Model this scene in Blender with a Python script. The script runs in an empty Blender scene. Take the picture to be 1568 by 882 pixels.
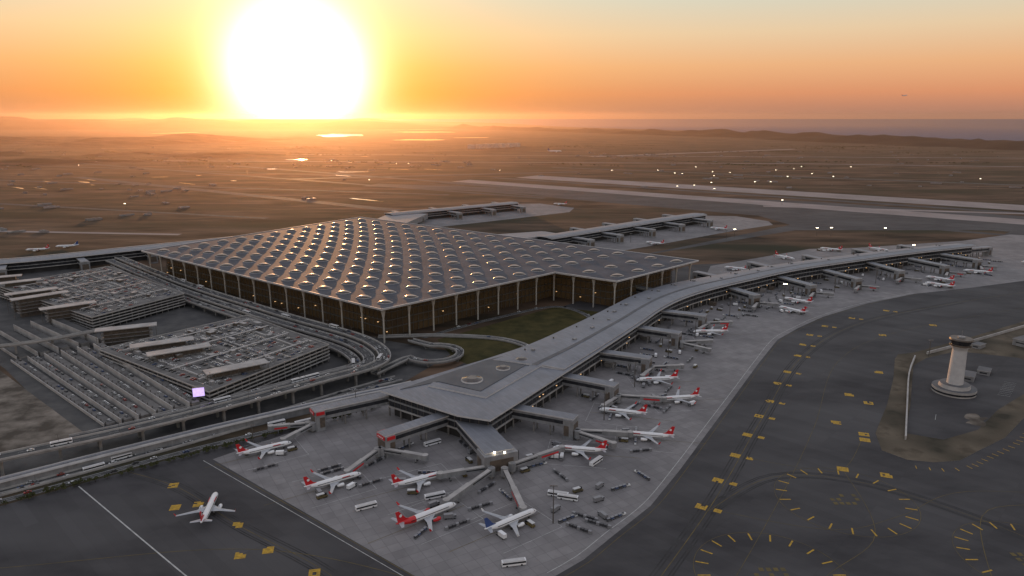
import bpy, math, random
from mathutils import Vector, noise
R=random.Random(7)
sc=bpy.context.scene
# ------------------------------------------------------------------ materials
def nn(nt,t,**k):
    n=nt.nodes.new(t)
    for a,b in k.items(): setattr(n,a,b)
    return n
def mat(name,c1,c2=None,scale=0.05,rough=0.7,metal=0.0,detail=6,stretch=None,rot=0.0,emis=None,estr=0.0,bump=0.0,lo=0.35,hi=0.65,c3=None,scale3=0.004,spec=0.5,brick=None,coord='pos'):
    m=bpy.data.materials.new(name);m.use_nodes=True;nt=m.node_tree
    b=nt.nodes['Principled BSDF'];L=nt.links
    b.inputs['Roughness'].default_value=rough;b.inputs['Metallic'].default_value=metal
    b.inputs['Specular IOR Level'].default_value=spec
    b.inputs['Base Color'].default_value=(*c1,1)
    if coord=='pos': src=nn(nt,'ShaderNodeNewGeometry').outputs['Position']
    else: src=nn(nt,'ShaderNodeTexCoord').outputs['Object']
    mp=nn(nt,'ShaderNodeMapping');mp.inputs['Rotation'].default_value=(0,0,rot)
    if stretch: mp.inputs['Scale'].default_value=stretch
    L.new(src,mp.inputs[0])
    col=None
    if c2 is not None:
        no=nn(nt,'ShaderNodeTexNoise');no.inputs['Scale'].default_value=scale;no.inputs['Detail'].default_value=detail;no.inputs['Roughness'].default_value=0.6
        L.new(mp.outputs[0],no.inputs['Vector'])
        mr=nn(nt,'ShaderNodeMapRange');mr.inputs[1].default_value=lo;mr.inputs[2].default_value=hi
        L.new(no.outputs['Fac'],mr.inputs[0])
        mx=nn(nt,'ShaderNodeMix',data_type='RGBA');mx.inputs[6].default_value=(*c1,1);mx.inputs[7].default_value=(*c2,1)
        L.new(mr.outputs[0],mx.inputs[0]);col=mx.outputs[2]
        if c3 is not None:
            n2=nn(nt,'ShaderNodeTexNoise');n2.inputs['Scale'].default_value=scale3;n2.inputs['Detail'].default_value=4
            L.new(mp.outputs[0],n2.inputs['Vector'])
            m2=nn(nt,'ShaderNodeMapRange');m2.inputs[1].default_value=0.45;m2.inputs[2].default_value=0.65
            L.new(n2.outputs['Fac'],m2.inputs[0])
            x2=nn(nt,'ShaderNodeMix',data_type='RGBA');x2.inputs[7].default_value=(*c3,1)
            L.new(m2.outputs[0],x2.inputs[0]);L.new(col,x2.inputs[6]);col=x2.outputs[2]
        if bump:
            bp=nn(nt,'ShaderNodeBump');bp.inputs['Strength'].default_value=bump
            L.new(no.outputs['Fac'],bp.inputs['Height']);L.new(bp.outputs[0],b.inputs['Normal'])
    if brick:
        size,dark,ang,width=brick
        mb=nn(nt,'ShaderNodeMapping');mb.inputs['Rotation'].default_value=(0,0,ang)
        L.new(src,mb.inputs[0])
        br=nn(nt,'ShaderNodeTexBrick');br.offset=0.0;br.inputs['Scale'].default_value=1.0
        br.inputs['Brick Width'].default_value=size[0];br.inputs['Row Height'].default_value=size[1]
        br.inputs['Mortar Size'].default_value=width;br.inputs['Mortar Smooth'].default_value=0.3
        br.inputs['Color1'].default_value=(1,1,1,1);br.inputs['Color2'].default_value=(.84,.84,.84,1);br.inputs['Mortar'].default_value=(dark,dark,dark,1)
        L.new(mb.outputs[0],br.inputs['Vector'])
        x3=nn(nt,'ShaderNodeMix',data_type='RGBA',blend_type='MULTIPLY');x3.inputs[0].default_value=1
        if col is None: x3.inputs[6].default_value=(*c1,1)
        else: L.new(col,x3.inputs[6])
        L.new(br.outputs['Color'],x3.inputs[7]);col=x3.outputs[2]
    if col is not None: L.new(col,b.inputs['Base Color'])
    if emis:
        b.inputs['Emission Color'].default_value=(*emis,1);b.inputs['Emission Strength'].default_value=estr
    return m
AG=math.radians(44)
M={}
M['earth']=mat('earth',(.038,.028,.02),(.16,.105,.072),scale=.0045,detail=11,stretch=(1,3.2,1),rot=math.radians(39),c3=(.04,.038,.024),scale3=.0018,rough=.95,spec=.1,lo=.38,hi=.66)
M['asphalt']=mat('asphalt',(.040,.038,.041),(.068,.065,.067),scale=.02,detail=10,stretch=(1,2.2,1),rot=math.radians(-58),rough=.75,spec=.2,c3=(.082,.079,.081),scale3=.006,brick=((60,7.5),.82,AG,.14))
M['track']=mat('rubber_track',(.030,.029,.030),(.055,.053,.053),scale=.08,rough=.8,spec=.2)
M['road']=mat('road',(.05,.05,.052),(.09,.088,.086),scale=.05,rough=.8,spec=.2)
M['concrete']=mat('apron_concrete',(.195,.183,.184),(.27,.257,.255),scale=.06,detail=11,rough=.75,spec=.2,c3=(.175,.166,.168),scale3=.012,brick=((7.5,7.5),.66,math.radians(59),.16),lo=.3,hi=.7)
M['runway']=mat('runway_concrete',(.22,.19,.18),(.30,.26,.25),scale=.01,rough=.8,spec=.2)
M['conc']=mat('concrete',(.15,.14,.13),(.27,.25,.235),scale=.15,rough=.8,spec=.2)
M['deck']=mat('parking_deck',(.09,.086,.084),(.20,.19,.18),scale=.07,rough=.85,spec=.15,detail=9)
M['concl']=mat('concrete_pale',(.30,.285,.275),(.43,.41,.39),scale=.1,rough=.7,spec=.3)
M['roof']=mat('roof_metal',(.075,.08,.096),(.11,.116,.136),scale=.03,rough=.7,metal=.0,spec=.1,brick=((12,3),.68,AG,.2))
M['roof2']=mat('concourse_roof_metal',(.18,.19,.215),(.23,.24,.27),scale=.03,rough=.5,metal=.1,spec=.3,brick=((9,2.4),.74,math.radians(59),.12))
M['roofdk']=mat('roof_membrane',(.08,.082,.09),(.12,.12,.125),scale=.05,rough=.6,spec=.3)
M['fascia']=mat('fascia_white',(.45,.44,.44),(.54,.53,.52),scale=.2,rough=.5)
M['soffit']=mat('soffit',(.16,.12,.08),(.22,.17,.11),scale=.1,rough=.7)
M['glass']=mat('facade_glass_glow',(.02,.018,.016),(.075,.052,.03),scale=.04,rough=.18,spec=.45,emis=(1,.55,.2),estr=.010)  # faint warm emission stands in for sunlight and lit interior behind the glass
M['glassdk']=mat('window_glass',(.015,.017,.02),(.04,.04,.045),scale=.2,rough=.15,spec=.5)
M['mull']=mat('mullion',(.09,.08,.07),rough=.5)
M['column']=mat('column_paint',(.40,.37,.33),(.46,.43,.38),scale=.2,rough=.5)
M['skym']=mat('skylight_metal',(.42,.34,.28),(.5,.42,.34),scale=.2,rough=.3,metal=.7)
M['skyg']=mat('skylight_glass',(.035,.028,.024),(.08,.06,.045),scale=.2,rough=.1,spec=.7)
M['panel']=mat('wall_panel',(.20,.20,.205),(.28,.28,.285),scale=.2,rough=.5,brick=((3,3),.8,AG,.06))
M['panelbr']=mat('wall_panel_bronze',(.07,.055,.045),(.13,.10,.075),scale=.3,rough=.5)
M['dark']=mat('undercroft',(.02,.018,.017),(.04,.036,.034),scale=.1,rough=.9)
M['white']=mat('aircraft_white',(.72,.72,.73),(.78,.78,.78),scale=.3,rough=.3,coord='obj')
M['agrey']=mat('aircraft_grey',(.35,.36,.38),(.42,.43,.45),scale=.4,rough=.35,coord='obj')
M['red']=mat('paint_red',(.55,.02,.025),(.5,.015,.02),scale=.4,rough=.35,coord='obj')
M['navy']=mat('paint_navy',(.03,.06,.2),(.04,.08,.24),scale=.4,rough=.35,coord='obj')
M['tyre']=mat('rubber',(.02,.02,.02),rough=.9)
M['yellow']=mat('yellow_paint',(.55,.33,.04),(.30,.19,.04),scale=.5,rough=.7,spec=.2)
M['yfaint']=mat('yellow_paint_worn',(.17,.125,.045),(.09,.075,.045),scale=.1,rough=.8,spec=.2)
M['wline']=mat('white_paint',(.3,.3,.29),(.5,.5,.48),scale=.2,rough=.7)
M['grass']=mat('grass',(.035,.034,.014),(.075,.062,.024),scale=.05,rough=.95,spec=.1)
M['tan']=mat('dry_ground',(.085,.07,.052),(.17,.14,.105),scale=.06,rough=.95,spec=.1,c3=(.05,.045,.034),scale3=.03,detail=10)
M['sand']=mat('sand',(.08,.068,.056),(.26,.225,.19),scale=.035,rough=.95,spec=.1,lo=.42,hi=.66,detail=10)
M['leaf']=mat('foliage',(.03,.036,.015),(.065,.065,.03),scale=.5,rough=.9,spec=.1)
M['bark']=mat('bark',(.08,.06,.04),rough=.9)
M['sea']=mat('sea_water',(.04,.08,.15),(.055,.095,.17),scale=.002,rough=.7,spec=.1)
M['lake']=mat('lake_water',(.04,.05,.06),(.05,.06,.07),scale=.01,rough=.12,spec=.9)
M['hill']=mat('hill_ground',(.022,.018,.015),(.055,.04,.03),scale=.003,rough=.95,spec=.05)
M['lamp']=mat('lamp_glow',(1,.9,.7),rough=.5,emis=(1,.85,.6),estr=12)
M['warm']=mat('lit_window',(1,.6,.3),rough=.5,emis=(1,.6,.28),estr=1.2)
M['screen']=mat('led_screen',(.5,.3,.9),(.9,.8,1),scale=.5,rough=.5,emis=(.62,.45,1),estr=1.0)
for i,c in enumerate([(.5,.5,.5),(.04,.04,.045),(.2,.2,.21),(.3,.04,.03),(.05,.08,.17),(.65,.65,.64)]):
    M['car%d'%i]=mat('car_paint_%d'%i,c,rough=.3,spec=.6)
# ------------------------------------------------------------------ mesh builder
def parea(p): return sum(p[i][0]*p[(i+1)%len(p)][1]-p[(i+1)%len(p)][0]*p[i][1] for i in range(len(p)))/2
def ccw(p): return list(p) if parea(p)>0 else list(p)[::-1]
def inpoly(x,y,p):
    c=False;j=len(p)-1
    for i in range(len(p)):
        if (p[i][1]>y)!=(p[j][1]>y) and x<(p[j][0]-p[i][0])*(y-p[i][1])/(p[j][1]-p[i][1])+p[i][0]: c=not c
        j=i
    return c
def inset(p,d):
    p=ccw(p);n=len(p);o=[]
    for i in range(n):
        a=Vector(p[i-1][:2]);b=Vector(p[i][:2]);c=Vector(p[(i+1)%n][:2])
        e1=(b-a).normalized();e2=(c-b).normalized()
        n1=Vector((-e1.y,e1.x));n2=Vector((-e2.y,e2.x))
        k=(n1+n2);k=k/max(.3,k.dot(n1))
        o.append((b.x+k.x*d,b.y+k.y*d))
    return o
def lerp(a,b,t): return a[0]+(b[0]-a[0])*t,a[1]+(b[1]-a[1])*t
class MB:
    def __init__(s): s.v=[];s.f=[];s.m=[];s.ms=[];s.sm=[]
    def mi(s,k):
        if k not in s.ms: s.ms.append(k)
        return s.ms.index(k)
    def add(s,vs,fs,k,smooth=False):
        o=len(s.v);i=s.mi(k);s.v+=[tuple(x) for x in vs]
        for f in fs: s.f.append([o+j for j in f]);s.m.append(i);s.sm.append(smooth)
    def prism(s,p,z0,z1,side,top=None,bot=None):
        p=ccw(p);n=len(p);o=len(s.v)
        s.v+=[(x,y,z0) for x,y in p]+[(x,y,z1) for x,y in p]
        for i in range(n):
            j=(i+1)%n;s.f.append([o+i,o+j,o+n+j,o+n+i]);s.m.append(s.mi(side));s.sm.append(False)
        s.f.append([o+n+i for i in range(n)]);s.m.append(s.mi(top or side));s.sm.append(False)
        s.f.append([o+i for i in range(n)][::-1]);s.m.append(s.mi(bot or side));s.sm.append(False)
    def flat(s,p,z,k):
        p=ccw(p);s.add([(x,y,z) for x,y in p],[list(range(len(p)))],k)
    def box(s,c,size,k,ang=0.0,top=None):
        ca,sa=math.cos(ang),math.sin(ang);hx,hy,hz=size[0]/2,size[1]/2,size[2]/2
        P=[(c[0]+x*ca-y*sa,c[1]+x*sa+y*ca) for x,y in((-hx,-hy),(hx,-hy),(hx,hy),(-hx,hy))]
        s.prism(P,c[2]-hz,c[2]+hz,k,top)
    def seg(s,a,b,w,z0,z1,k,z0b=None,z1b=None,top=None):
        z0b=z0 if z0b is None else z0b;z1b=z1 if z1b is None else z1b
        dx,dy=b[0]-a[0],b[1]-a[1];l=math.hypot(dx,dy) or 1;nx,ny=-dy/l*w/2,dx/l*w/2
        vs=[(a[0]-nx,a[1]-ny,z0),(a[0]+nx,a[1]+ny,z0),(b[0]+nx,b[1]+ny,z0b),(b[0]-nx,b[1]-ny,z0b),
            (a[0]-nx,a[1]-ny,z1),(a[0]+nx,a[1]+ny,z1),(b[0]+nx,b[1]+ny,z1b),(b[0]-nx,b[1]-ny,z1b)]
        s.add(vs,[[0,1,2,3],[0,4,5,1],[1,5,6,2],[2,6,7,3],[3,7,4,0]],k)
        s.add(vs[4:],[[0,3,2,1]],top or k)
    def cyl(s,x,y,z0,z1,r0,r1,k,n=12,top=None,smooth=True):
        vs=[];
        for z,r in((z0,r0),(z1,r1)):
            vs+=[(x+r*math.cos(2*math.pi*i/n),y+r*math.sin(2*math.pi*i/n),z) for i in range(n)]
        s.add(vs,[[i,(i+1)%n,n+(i+1)%n,n+i] for i in range(n)],k,smooth)
        s.add(vs[n:],[list(range(n))],top or k);s.add(vs[:n],[list(range(n))[::-1]],k)
    def mesh(s,name):
        me=bpy.data.meshes.new(name);me.from_pydata(s.v,[],s.f)
        for k in s.ms: me.materials.append(M[k])
        me.polygons.foreach_set('material_index',s.m);me.polygons.foreach_set('use_smooth',s.sm);me.update()
        return me
    def obj(s,name,parent=None):
        o=bpy.data.objects.new(name,s.mesh(name));sc.collection.objects.link(o)
        if parent: o.parent=parent
        return o
def empty(name):
    o=bpy.data.objects.new(name,None);sc.collection.objects.link(o);return o
def inst(me,name,x,y,z=0,a=0,s=1):
    o=bpy.data.objects.new(name,me);sc.collection.objects.link(o);o.location=(x,y,z);o.rotation_euler=(0,0,a);o.scale=(s,s,s);return o
def spline(pts,step=6,closed=False):
    out=[];n=len(pts)
    for i in range(n-1):
        p0=Vector(pts[max(0,i-1)]);p1=Vector(pts[i]);p2=Vector(pts[i+1]);p3=Vector(pts[min(n-1,i+2)])
        k=max(1,int((p2-p1).length/step))
        for j in range(k):
            t=j/k
            out.append(.5*((2*p1)+(p2-p0)*t+(2*p0-5*p1+4*p2-p3)*t*t+(-p0+3*p1-3*p2+p3)*t**3))
    out.append(Vector(pts[-1]));return out
def offs(pl,d):
    o=[];n=len(pl)
    for i in range(n):
        t=(pl[min(n-1,i+1)]-pl[max(0,i-1)]).normalized() if pl[min(n-1,i+1)]!=pl[max(0,i-1)] else Vector((1,0))
        o.append(pl[i]+Vector((-t.y,t.x))*d)
    return o
def rib(b,pl,w,z,k,dz=None):
    L_=offs(pl,w/2);R_=offs(pl,-w/2);n=len(pl)
    vs=[(p.x,p.y,z if dz is None else dz[i]) for i,p in enumerate(L_)]+[(p.x,p.y,z if dz is None else dz[i]) for i,p in enumerate(R_)]
    b.add(vs,[[i,n+i,n+i+1,i+1] for i in range(n-1)],k)
def band(b,pl,w,z0,z1,k,top=None):
    L_=offs(pl,w/2);R_=offs(pl,-w/2);n=len(pl)
    vs=[(p.x,p.y,z1) for p in L_]+[(p.x,p.y,z1) for p in R_]+[(p.x,p.y,z0) for p in L_]+[(p.x,p.y,z0) for p in R_]
    b.add(vs,[[i,n+i,n+i+1,i+1] for i in range(n-1)],top or k)
    f=[]
    for i in range(n-1):
        f+=[[2*n+i,i,i+1,2*n+i+1],[n+i,3*n+i,3*n+i+1,n+i+1],[3*n+i,2*n+i,2*n+i+1,3*n+i+1]]
    f+=[[0,2*n,3*n,n],[n-1,2*n-1,4*n-1,3*n-1]]
    b.add(vs,f,k)
def polysheet(name,p,z,k):
    b=MB();b.flat(p,z,k);return b.obj(name)
V2=lambda L:[Vector(p) for p in L]
# ------------------------------------------------------------------ ground
b=MB();S=120000
b.flat([(-S,-3000),(S,-3000),(S,S),(-S,S)],-.05,'earth');b.obj('ground')
polysheet('sea',[(-700,34000),(1500,19000),(4070,11562),(4265,8939),(4717,6745),(5200,4800),(30000,2500),(110000,2500),(110000,118000),(-30000,118000)],.6,'sea')
def blobpoly(cx,cy,rx,ry,ang,n=40,rough=.25,seed=0):
    o=[]
    for i in range(n):
        a=2*math.pi*i/n;k=1+rough*noise.noise(Vector((math.cos(a)*1.7+seed,math.sin(a)*1.7,seed*3.1)))*2
        x,y=rx*k*math.cos(a),ry*k*math.sin(a);o.append((cx+x*math.cos(ang)-y*math.sin(ang),cy+x*math.sin(ang)+y*math.cos(ang)))
    return o
for i,(cx,cy,rx,ry,a) in enumerate([(-2400,10300,330,800,.2),(-1000,8150,300,270,.1),(-2300,17500,900,3000,.1),(-5400,11800,250,500,0),(-1500,12500,500,600,0),(-500,9000,200,150,0)]):
    polysheet('lake',blobpoly(cx,cy,rx,ry,a,seed=i+1),.3,'lake')
for i in range(26):
    cx=R.uniform(-1900,-150);cy=R.uniform(1850,3600)+R.random()*1500
    polysheet('puddle',blobpoly(cx,cy,R.uniform(15,70),R.uniform(3,11),math.radians(-39 if R.random()<.6 else 12),n=18,rough=.5,seed=i*1.3),.1,'lake')
# airfield asphalt
polysheet('taxiway',[(-450,200),(700,200),(1900,900),(2300,1250),(1500,1900),(1100,1560),(950,1420),(880,1300),(300,1180),(60,900),(-40,700),(-112,570),(-230,490),(-345,395)],0,'asphalt')
apr=[(-216,476),(-160,536),(-115,590),(-70,640),(20,735),(70,800),(110,870),(180,950),(290,1060),(330,1170),(560,1330),(650,1340),(900,1420),(1050,1500),(1250,1420),(1050,1180),(774,1059),(670,1015),(563,976),(470,922),(385,857),(335,808),(295,763),(248,685),(203,607),(160,533),(117,459),(88,412),(60,379),(40,355),(23,340),(-5,312),(-28,320),(-52,340)]
polysheet('apron',apr,.04,'concrete')
polysheet('remote_apron',[(30,1270),(120,1240),(300,1390),(470,1540),(600,1640),(610,1700),(560,1790),(480,1800),(300,1650),(150,1530),(60,1450)],.04,'concrete')
polysheet('remote_apron',[(-300,1620),(-220,1560),(0,1740),(150,1870),(170,1960),(80,2060),(-20,2050),(-300,1800)],.04,'concrete')
polysheet('taxiway',[(150,1200),(620,1560),(1050,1560),(1500,1200),(2200,600),(2500,800),(900,2100),(500,2300),(-100,2560),(-500,2700),(-540,2600),(60,2330),(200,2150),(620,1800),(640,1640),(300,1330)],-.02,'asphalt')
b=MB();rib(b,V2([(-200,2830),(2600,560)]),105,.03,'runway');b.obj('runway')
b=MB();rib(b,V2([(60,3030),(2900,760)]),150,.03,'runway');b.obj('runway')
b=MB()
for o,w_,k in [(-60,14,'asphalt'),(-110,30,'asphalt'),(190,40,'asphalt'),(-170,12,'road'),(-260,26,'asphalt')]:
    rib(b,offs(V2([(-200,2830),(2600,560)]),o),w_,.035,k)
b.obj('parallel_taxiway')
b=MB();rib(b,V2([(-1400,3700),(200,2400)]),40,.03,'road');rib(b,V2([(-2600,4200),(1500,3900),(4000,3300)]),30,.02,'runway');b.obj('service_road')
for (p,q,w_,k) in [((-3000,2600),(-600,1750),22,'road'),((-3500,3300),(-200,2300),26,'road'),((-2500,1700),(-700,1500),18,'runway'),((-2500,5000),(3500,4400),30,'runway'),((500,4600),(2200,5700),60,'runway'),((-4000,4300),(-500,3000),24,'road'),((-900,1180),(-2500,2300),20,'road'),((-1800,3000),(-300,1900),45,'road'),((-2300,3900),(100,2200),30,'asphalt'),((-900,2900),(300,3300),50,'asphalt'),((200,3600),(2600,2200),40,'road'),((700,2000),(2600,1500),30,'runway')]:
    b=MB();rib(b,V2([p,q]),w_,.06+.01*R.random(),k);b.obj('service_road')
# island
isl=[(274,490),(284,520),(322,577),(360,640),(391,697),(402,712),(422,718),(520,775),(620,837),(760,900),(640,700),(520,610),(420,549),(380,512),(346,490),(322,474),(302,471),(285,475)]
b=MB();b.prism([(x,y) for x,y in isl],0,.18,'conc','tan');b.obj('tower_island_ground')
polysheet('tower_yard_road',[(307,520),(341,575),(399,677),(425,700),(470,722),(520,700),(520,650),(410,566),(368,526),(330,508)],.22,'asphalt')
polysheet('tower_forecourt',blobpoly(376,545,14,7,.6,seed=4,rough=.5),.25,'sand')
b=MB()
b.seg((345,545),(352,556),.3,.23,.24,'wline')
for i in range(9): b.seg((432+i*3.4,600+i*4),(440+i*3.4,595+i*4),.25,.23,.24,'wline')
b.obj('yard_marking')
polysheet('lawn',[(-83,763),(56,905),(110,880),(60,800),(32,745),(-40,675),(-60,700)],.06,'grass')
polysheet('sand_lot',[(-505,668),(-320,508),(-372,470),(-640,520),(-640,700)],.03,'sand')
polysheet('forecourt_road',[(-380,400),(-115,600),(-60,720),(-139,760),(-600,1130),(-900,1180),(-900,900),(-560,720),(-500,670),(-330,505),(-420,430)],.0,'road')
# painted markings
b=MB()
def blob(b,x,y,r,ang,z=.07):
    ca,sa=math.cos(ang),math.sin(ang)
    for i in range(-1,2):
        for j in range(-2,3):
            if R.random()<.1: continue
            ox,oy=i*r*.6,j*r*.4
            b.box((x+ox*ca-oy*sa,y+ox*sa+oy*ca,z),(r*.6,r*.38,.01),'yellow',ang)
def line(b,pts,w,k='yfaint',z=.055,st=8): rib(b,spline(pts,st),w,z,k)
for x,y in [(122,410),(142,444),(165,481),(185,516),(206,552),(226,584),(248,627),(269,658),(298,707),(318,744),(340,780),(372,815),(420,850),(480,885)]:
    blob(b,x-2,y+1,3.5,math.radians(59));blob(b,x+7,y-4,2.4,math.radians(59))
for x,y in [(232,461),(258,452),(274,518),(308,581),(355,658),(300,600),(420,780),(500,820),(270,508),(262,540)]: blob(b,x,y,3.8,math.radians(70))
for x,y in [(-227,438),(-200,414),(-166,390),(-139,364),(-153,359),(-107,343),(-213,410)]: blob(b,x,y,3.4,.2)
def ring(b,cx,cy,r,n=20):
    for i in range(n):
        a=2*math.pi*i/n
        b.seg((cx+r*math.cos(a),cy+r*math.sin(a)),(cx+(r-7)*math.cos(a),cy+(r-7)*math.sin(a)),1.0,.065,.075,'yellow')
    for i in range(72):
        a=2*math.pi*i/72;c=2*math.pi*(i+1)/72
        b.seg((cx+(r+1)*math.cos(a),cy+(r+1)*math.sin(a)),(cx+(r+1)*math.cos(c),cy+(r+1)*math.sin(c)),.25,.06,.07,'yfaint')
    for i in range(5):
        for j in range(3):
            if R.random()<.75: b.box((cx-8+i*4,cy-5+j*5,.07),(2.6,3.2,.01),'yfaint')
ring(b,215,420,42);ring(b,140,341,40);ring(b,291,355,38)
edge=spline([(420,540),(380,503),(346,481),(322,466),(302,462),(280,468)],7)
for i,p in enumerate(edge[:-1]):
    t=(edge[i+1]-p).normalized();b.seg((p.x,p.y),(p.x-t.y*4.5,p.y+t.x*4.5),.6,.065,.075,'yellow')
line(b,[(20,250),(122,405),(206,550),(300,705),(420,830),(600,930),(900,1060)],.5)
line(b,[(60,250),(160,400),(240,530),(330,690),(440,790),(640,890),(900,1000)],.3)
line(b,[(-500,330),(-300,345),(-139,364),(0,310),(60,250)],.4)
line(b,[(-300,470),(-227,438),(-166,390),(-100,343),(-50,290)],.35)
line(b,[(122,405),(180,450),(240,440),(300,380),(340,300)],.35)
line(b,[(232,461),(215,380),(160,330),(120,250)],.35)
line(b,[(274,518),(232,461),(200,465),(165,481)],.3)
line(b,[(400,420),(300,430),(240,400),(190,385),(120,410)],.3)
line(b,[(600,650),(430,480),(350,420),(291,400),(240,300)],.4)
b.obj('taxiway_marking')
b=MB()
for o in(-3.2,3.2,-5,5.2):
    rib(b,offs(spline([(20,250),(122,405),(206,550),(300,705),(420,830),(600,930)],12),o),.9,.045,'track')
    rib(b,offs(spline([(-300,470),(-227,438),(-166,390),(-100,343),(-50,290)],12),o*.8),.8,.045,'track')
    rib(b,offs(spline([(122,405),(180,450),(240,440),(300,380),(340,300)],12),o*.8),.8,.05,'track')
b.obj('tyre_track')
b=MB()
line(b,[(-290,437),(-175,340),(-120,295)],.8,'wline',.065);line(b,[(-222,474),(-56,338),(-20,305)],.45,'wline',.07)
line(b,[(-212,470),(-48,336)],.4,'yfaint',.07)
ed=[(p[0],p[1]) for p in apr[18:31]]
line(b,[(x-4,y+3) for x,y in ed],.45,'wline',.07);line(b,[(x+3,y-2) for x,y in ed],.35,'yfaint',.06)
# ------------------------------------------------------------------ aircraft stands (nose, tail, livery)
planes=[((-165,497),(-198,475),0),((-106,447),(-133,429),0),((-46,449),(-78,431),0),((-35,409),(-69,382),1),((13,400),(-14,379),2),((-191,419),(-186,388),0),((32,488),(67,482),0),((86,513),(122,506),0),((71,560),(112,548),0),((125,581),(162,587),0),((117,629),(153,632),0),((209,783),(242,783),0),((344,893),(364,862),0),((368,938),(391,913),0),((610,1032),(633,1003),0),((635,1072),(656,1045),0),((719,1121),(753,1101),0),((574,1321),(604,1294),0),((351,1141),(372,1126),0),((263,1386),(290,1363),0),((113,2030),(158,2014),0),((441,1573),(464,1554),0),((-872,1335),(-813,1349),2),((-900,1300),(-850,1310),0),((485,1215),(465,1245),0),((690,1290),(665,1325),0),((860,1190),(885,1160),0)]
for n_,t_,k in planes[:20]:
    if (n_,t_)==((-191,419),(-186,388)): continue
    d=(Vector(t_)-Vector(n_)).normalized();a=Vector(n_)-d*6;e=Vector(n_)+d*62;pn=Vector((-d.y,d.x))
    b.seg(tuple(a),tuple(e),.35,.071,.078,'yfaint')
    for s_ in(-1,1):
        u=a+pn*s_*20;v=u+d*44;b.seg(tuple(u),tuple(v),.25,.071,.078,'wline')
    b.seg(tuple(a+pn*20),tuple(a-pn*20),.25,.0715,.0785,'wline')
b.obj('apron_marking')
# ------------------------------------------------------------------ terminal
A=(-139,740);E=(57,929);F=(131,875);C=(267,1009);D=(-312,1471);B=(-569,1086);Q=(198,1064)
roofp=[A,E,F,C,D,B]
T=empty('airport_terminal')
b=MB();b.prism(roofp,39.4,41,'fascia','roof','soffit');b.prism(inset(roofp,7),36.8,39.38,'soffit');b.obj('roof',T)
b=MB()
rp=ccw(roofp)
for i in range(len(rp)): b.seg(rp[i],rp[(i+1)%len(rp)],1.2,41.01,41.5,'fascia')
b.obj('roof_parapet',T)
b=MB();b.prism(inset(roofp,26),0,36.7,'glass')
for z in (9,18,27.5): b.prism(inset(roofp,24.6),z,z+1.1,'mull')
ip=inset(roofp,25.2)
for i in range(len(ip)):
    a,c=ip[i],ip[(i+1)%len(ip)];n=int(math.dist(a,c)/7.2)
    for j in range(n+1):
        x,y=lerp(a,c,j/n);b.box((x,y,18.3),(.5,.5,36.4),'mull',AG)
        if R.random()<.14: b.box((x,y,R.choice([6,8,15])),(1.2,1.2,.5),'warm',AG)
b.obj('glass_facade',T)
b=MB();ip=inset(roofp,8)
for i in range(len(ip)):
    a,c=ip[i],ip[(i+1)%len(ip)];n=max(1,round(math.dist(a,c)/36))
    for j in range(n):
        x,y=lerp(a,c,j/n);b.cyl(x,y,0,28,.95,.95,'column',10);b.cyl(x,y,28,36.8,.95,2.6,'column',10)
b.obj('roof_columns',T)
def bil(q,s,t):
    a=lerp(q[0],q[1],s);c=lerp(q[3],q[2],s);return lerp(a,c,t)
b=MB()
def sky(b,x,y,ang,sc_=1.0):
    # eyelid skylight: raised metal vaults with glazed lunettes between them
    NX,NP=10,7;vs=[];hl,hw,h=8.6*sc_,5.4*sc_,3.1*sc_;ca,sa=math.cos(ang),math.sin(ang)
    for i in range(NX+1):
        u=-1+2*i/NX;r=max(.0,1-u*u)
        for j in range(NP+1):
            ph=math.pi*j/NP;yy=-hw*r*math.cos(ph);zz=h*(r**.7)*math.sin(ph);xx=u*hl
            vs.append((x+xx*ca-yy*sa,y+xx*sa+yy*ca,41.02+zz))
    for j in range(NP):
        fs=[[i*(NP+1)+j,(i+1)*(NP+1)+j,(i+1)*(NP+1)+j+1,i*(NP+1)+j+1] for i in range(NX)]
        b.add(vs,fs,'skyg' if j in(0,1,4,5) else 'skym',False)
    for sg in(-1,1):
        pr=None
        for i in range(9):
            u=-1+2*i/8;xx=u*hl*1.06;yy=sg*hw*1.12*(1-u*u)
            p=(x+xx*ca-yy*sa,y+xx*sa+yy*ca)
            if pr: b.seg(pr,p,.4,41.0,41.5,'fascia')
            pr=p
for i in range(13):
    for j in range(15):
        x,y=bil([A,Q,D,B],(i+.62)/13.4,(j+.6)/15.4);sky(b,x,y,.06+R.uniform(-.04,.04),R.uniform(.95,1.04))
for i in range(4):
    for j in range(2):
        x,y=bil([F,C,Q,E],(i+.6)/4.2,(j+.45)/2.2);sky(b,x,y,.06)
b.obj('roof_skylights',T)
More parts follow.
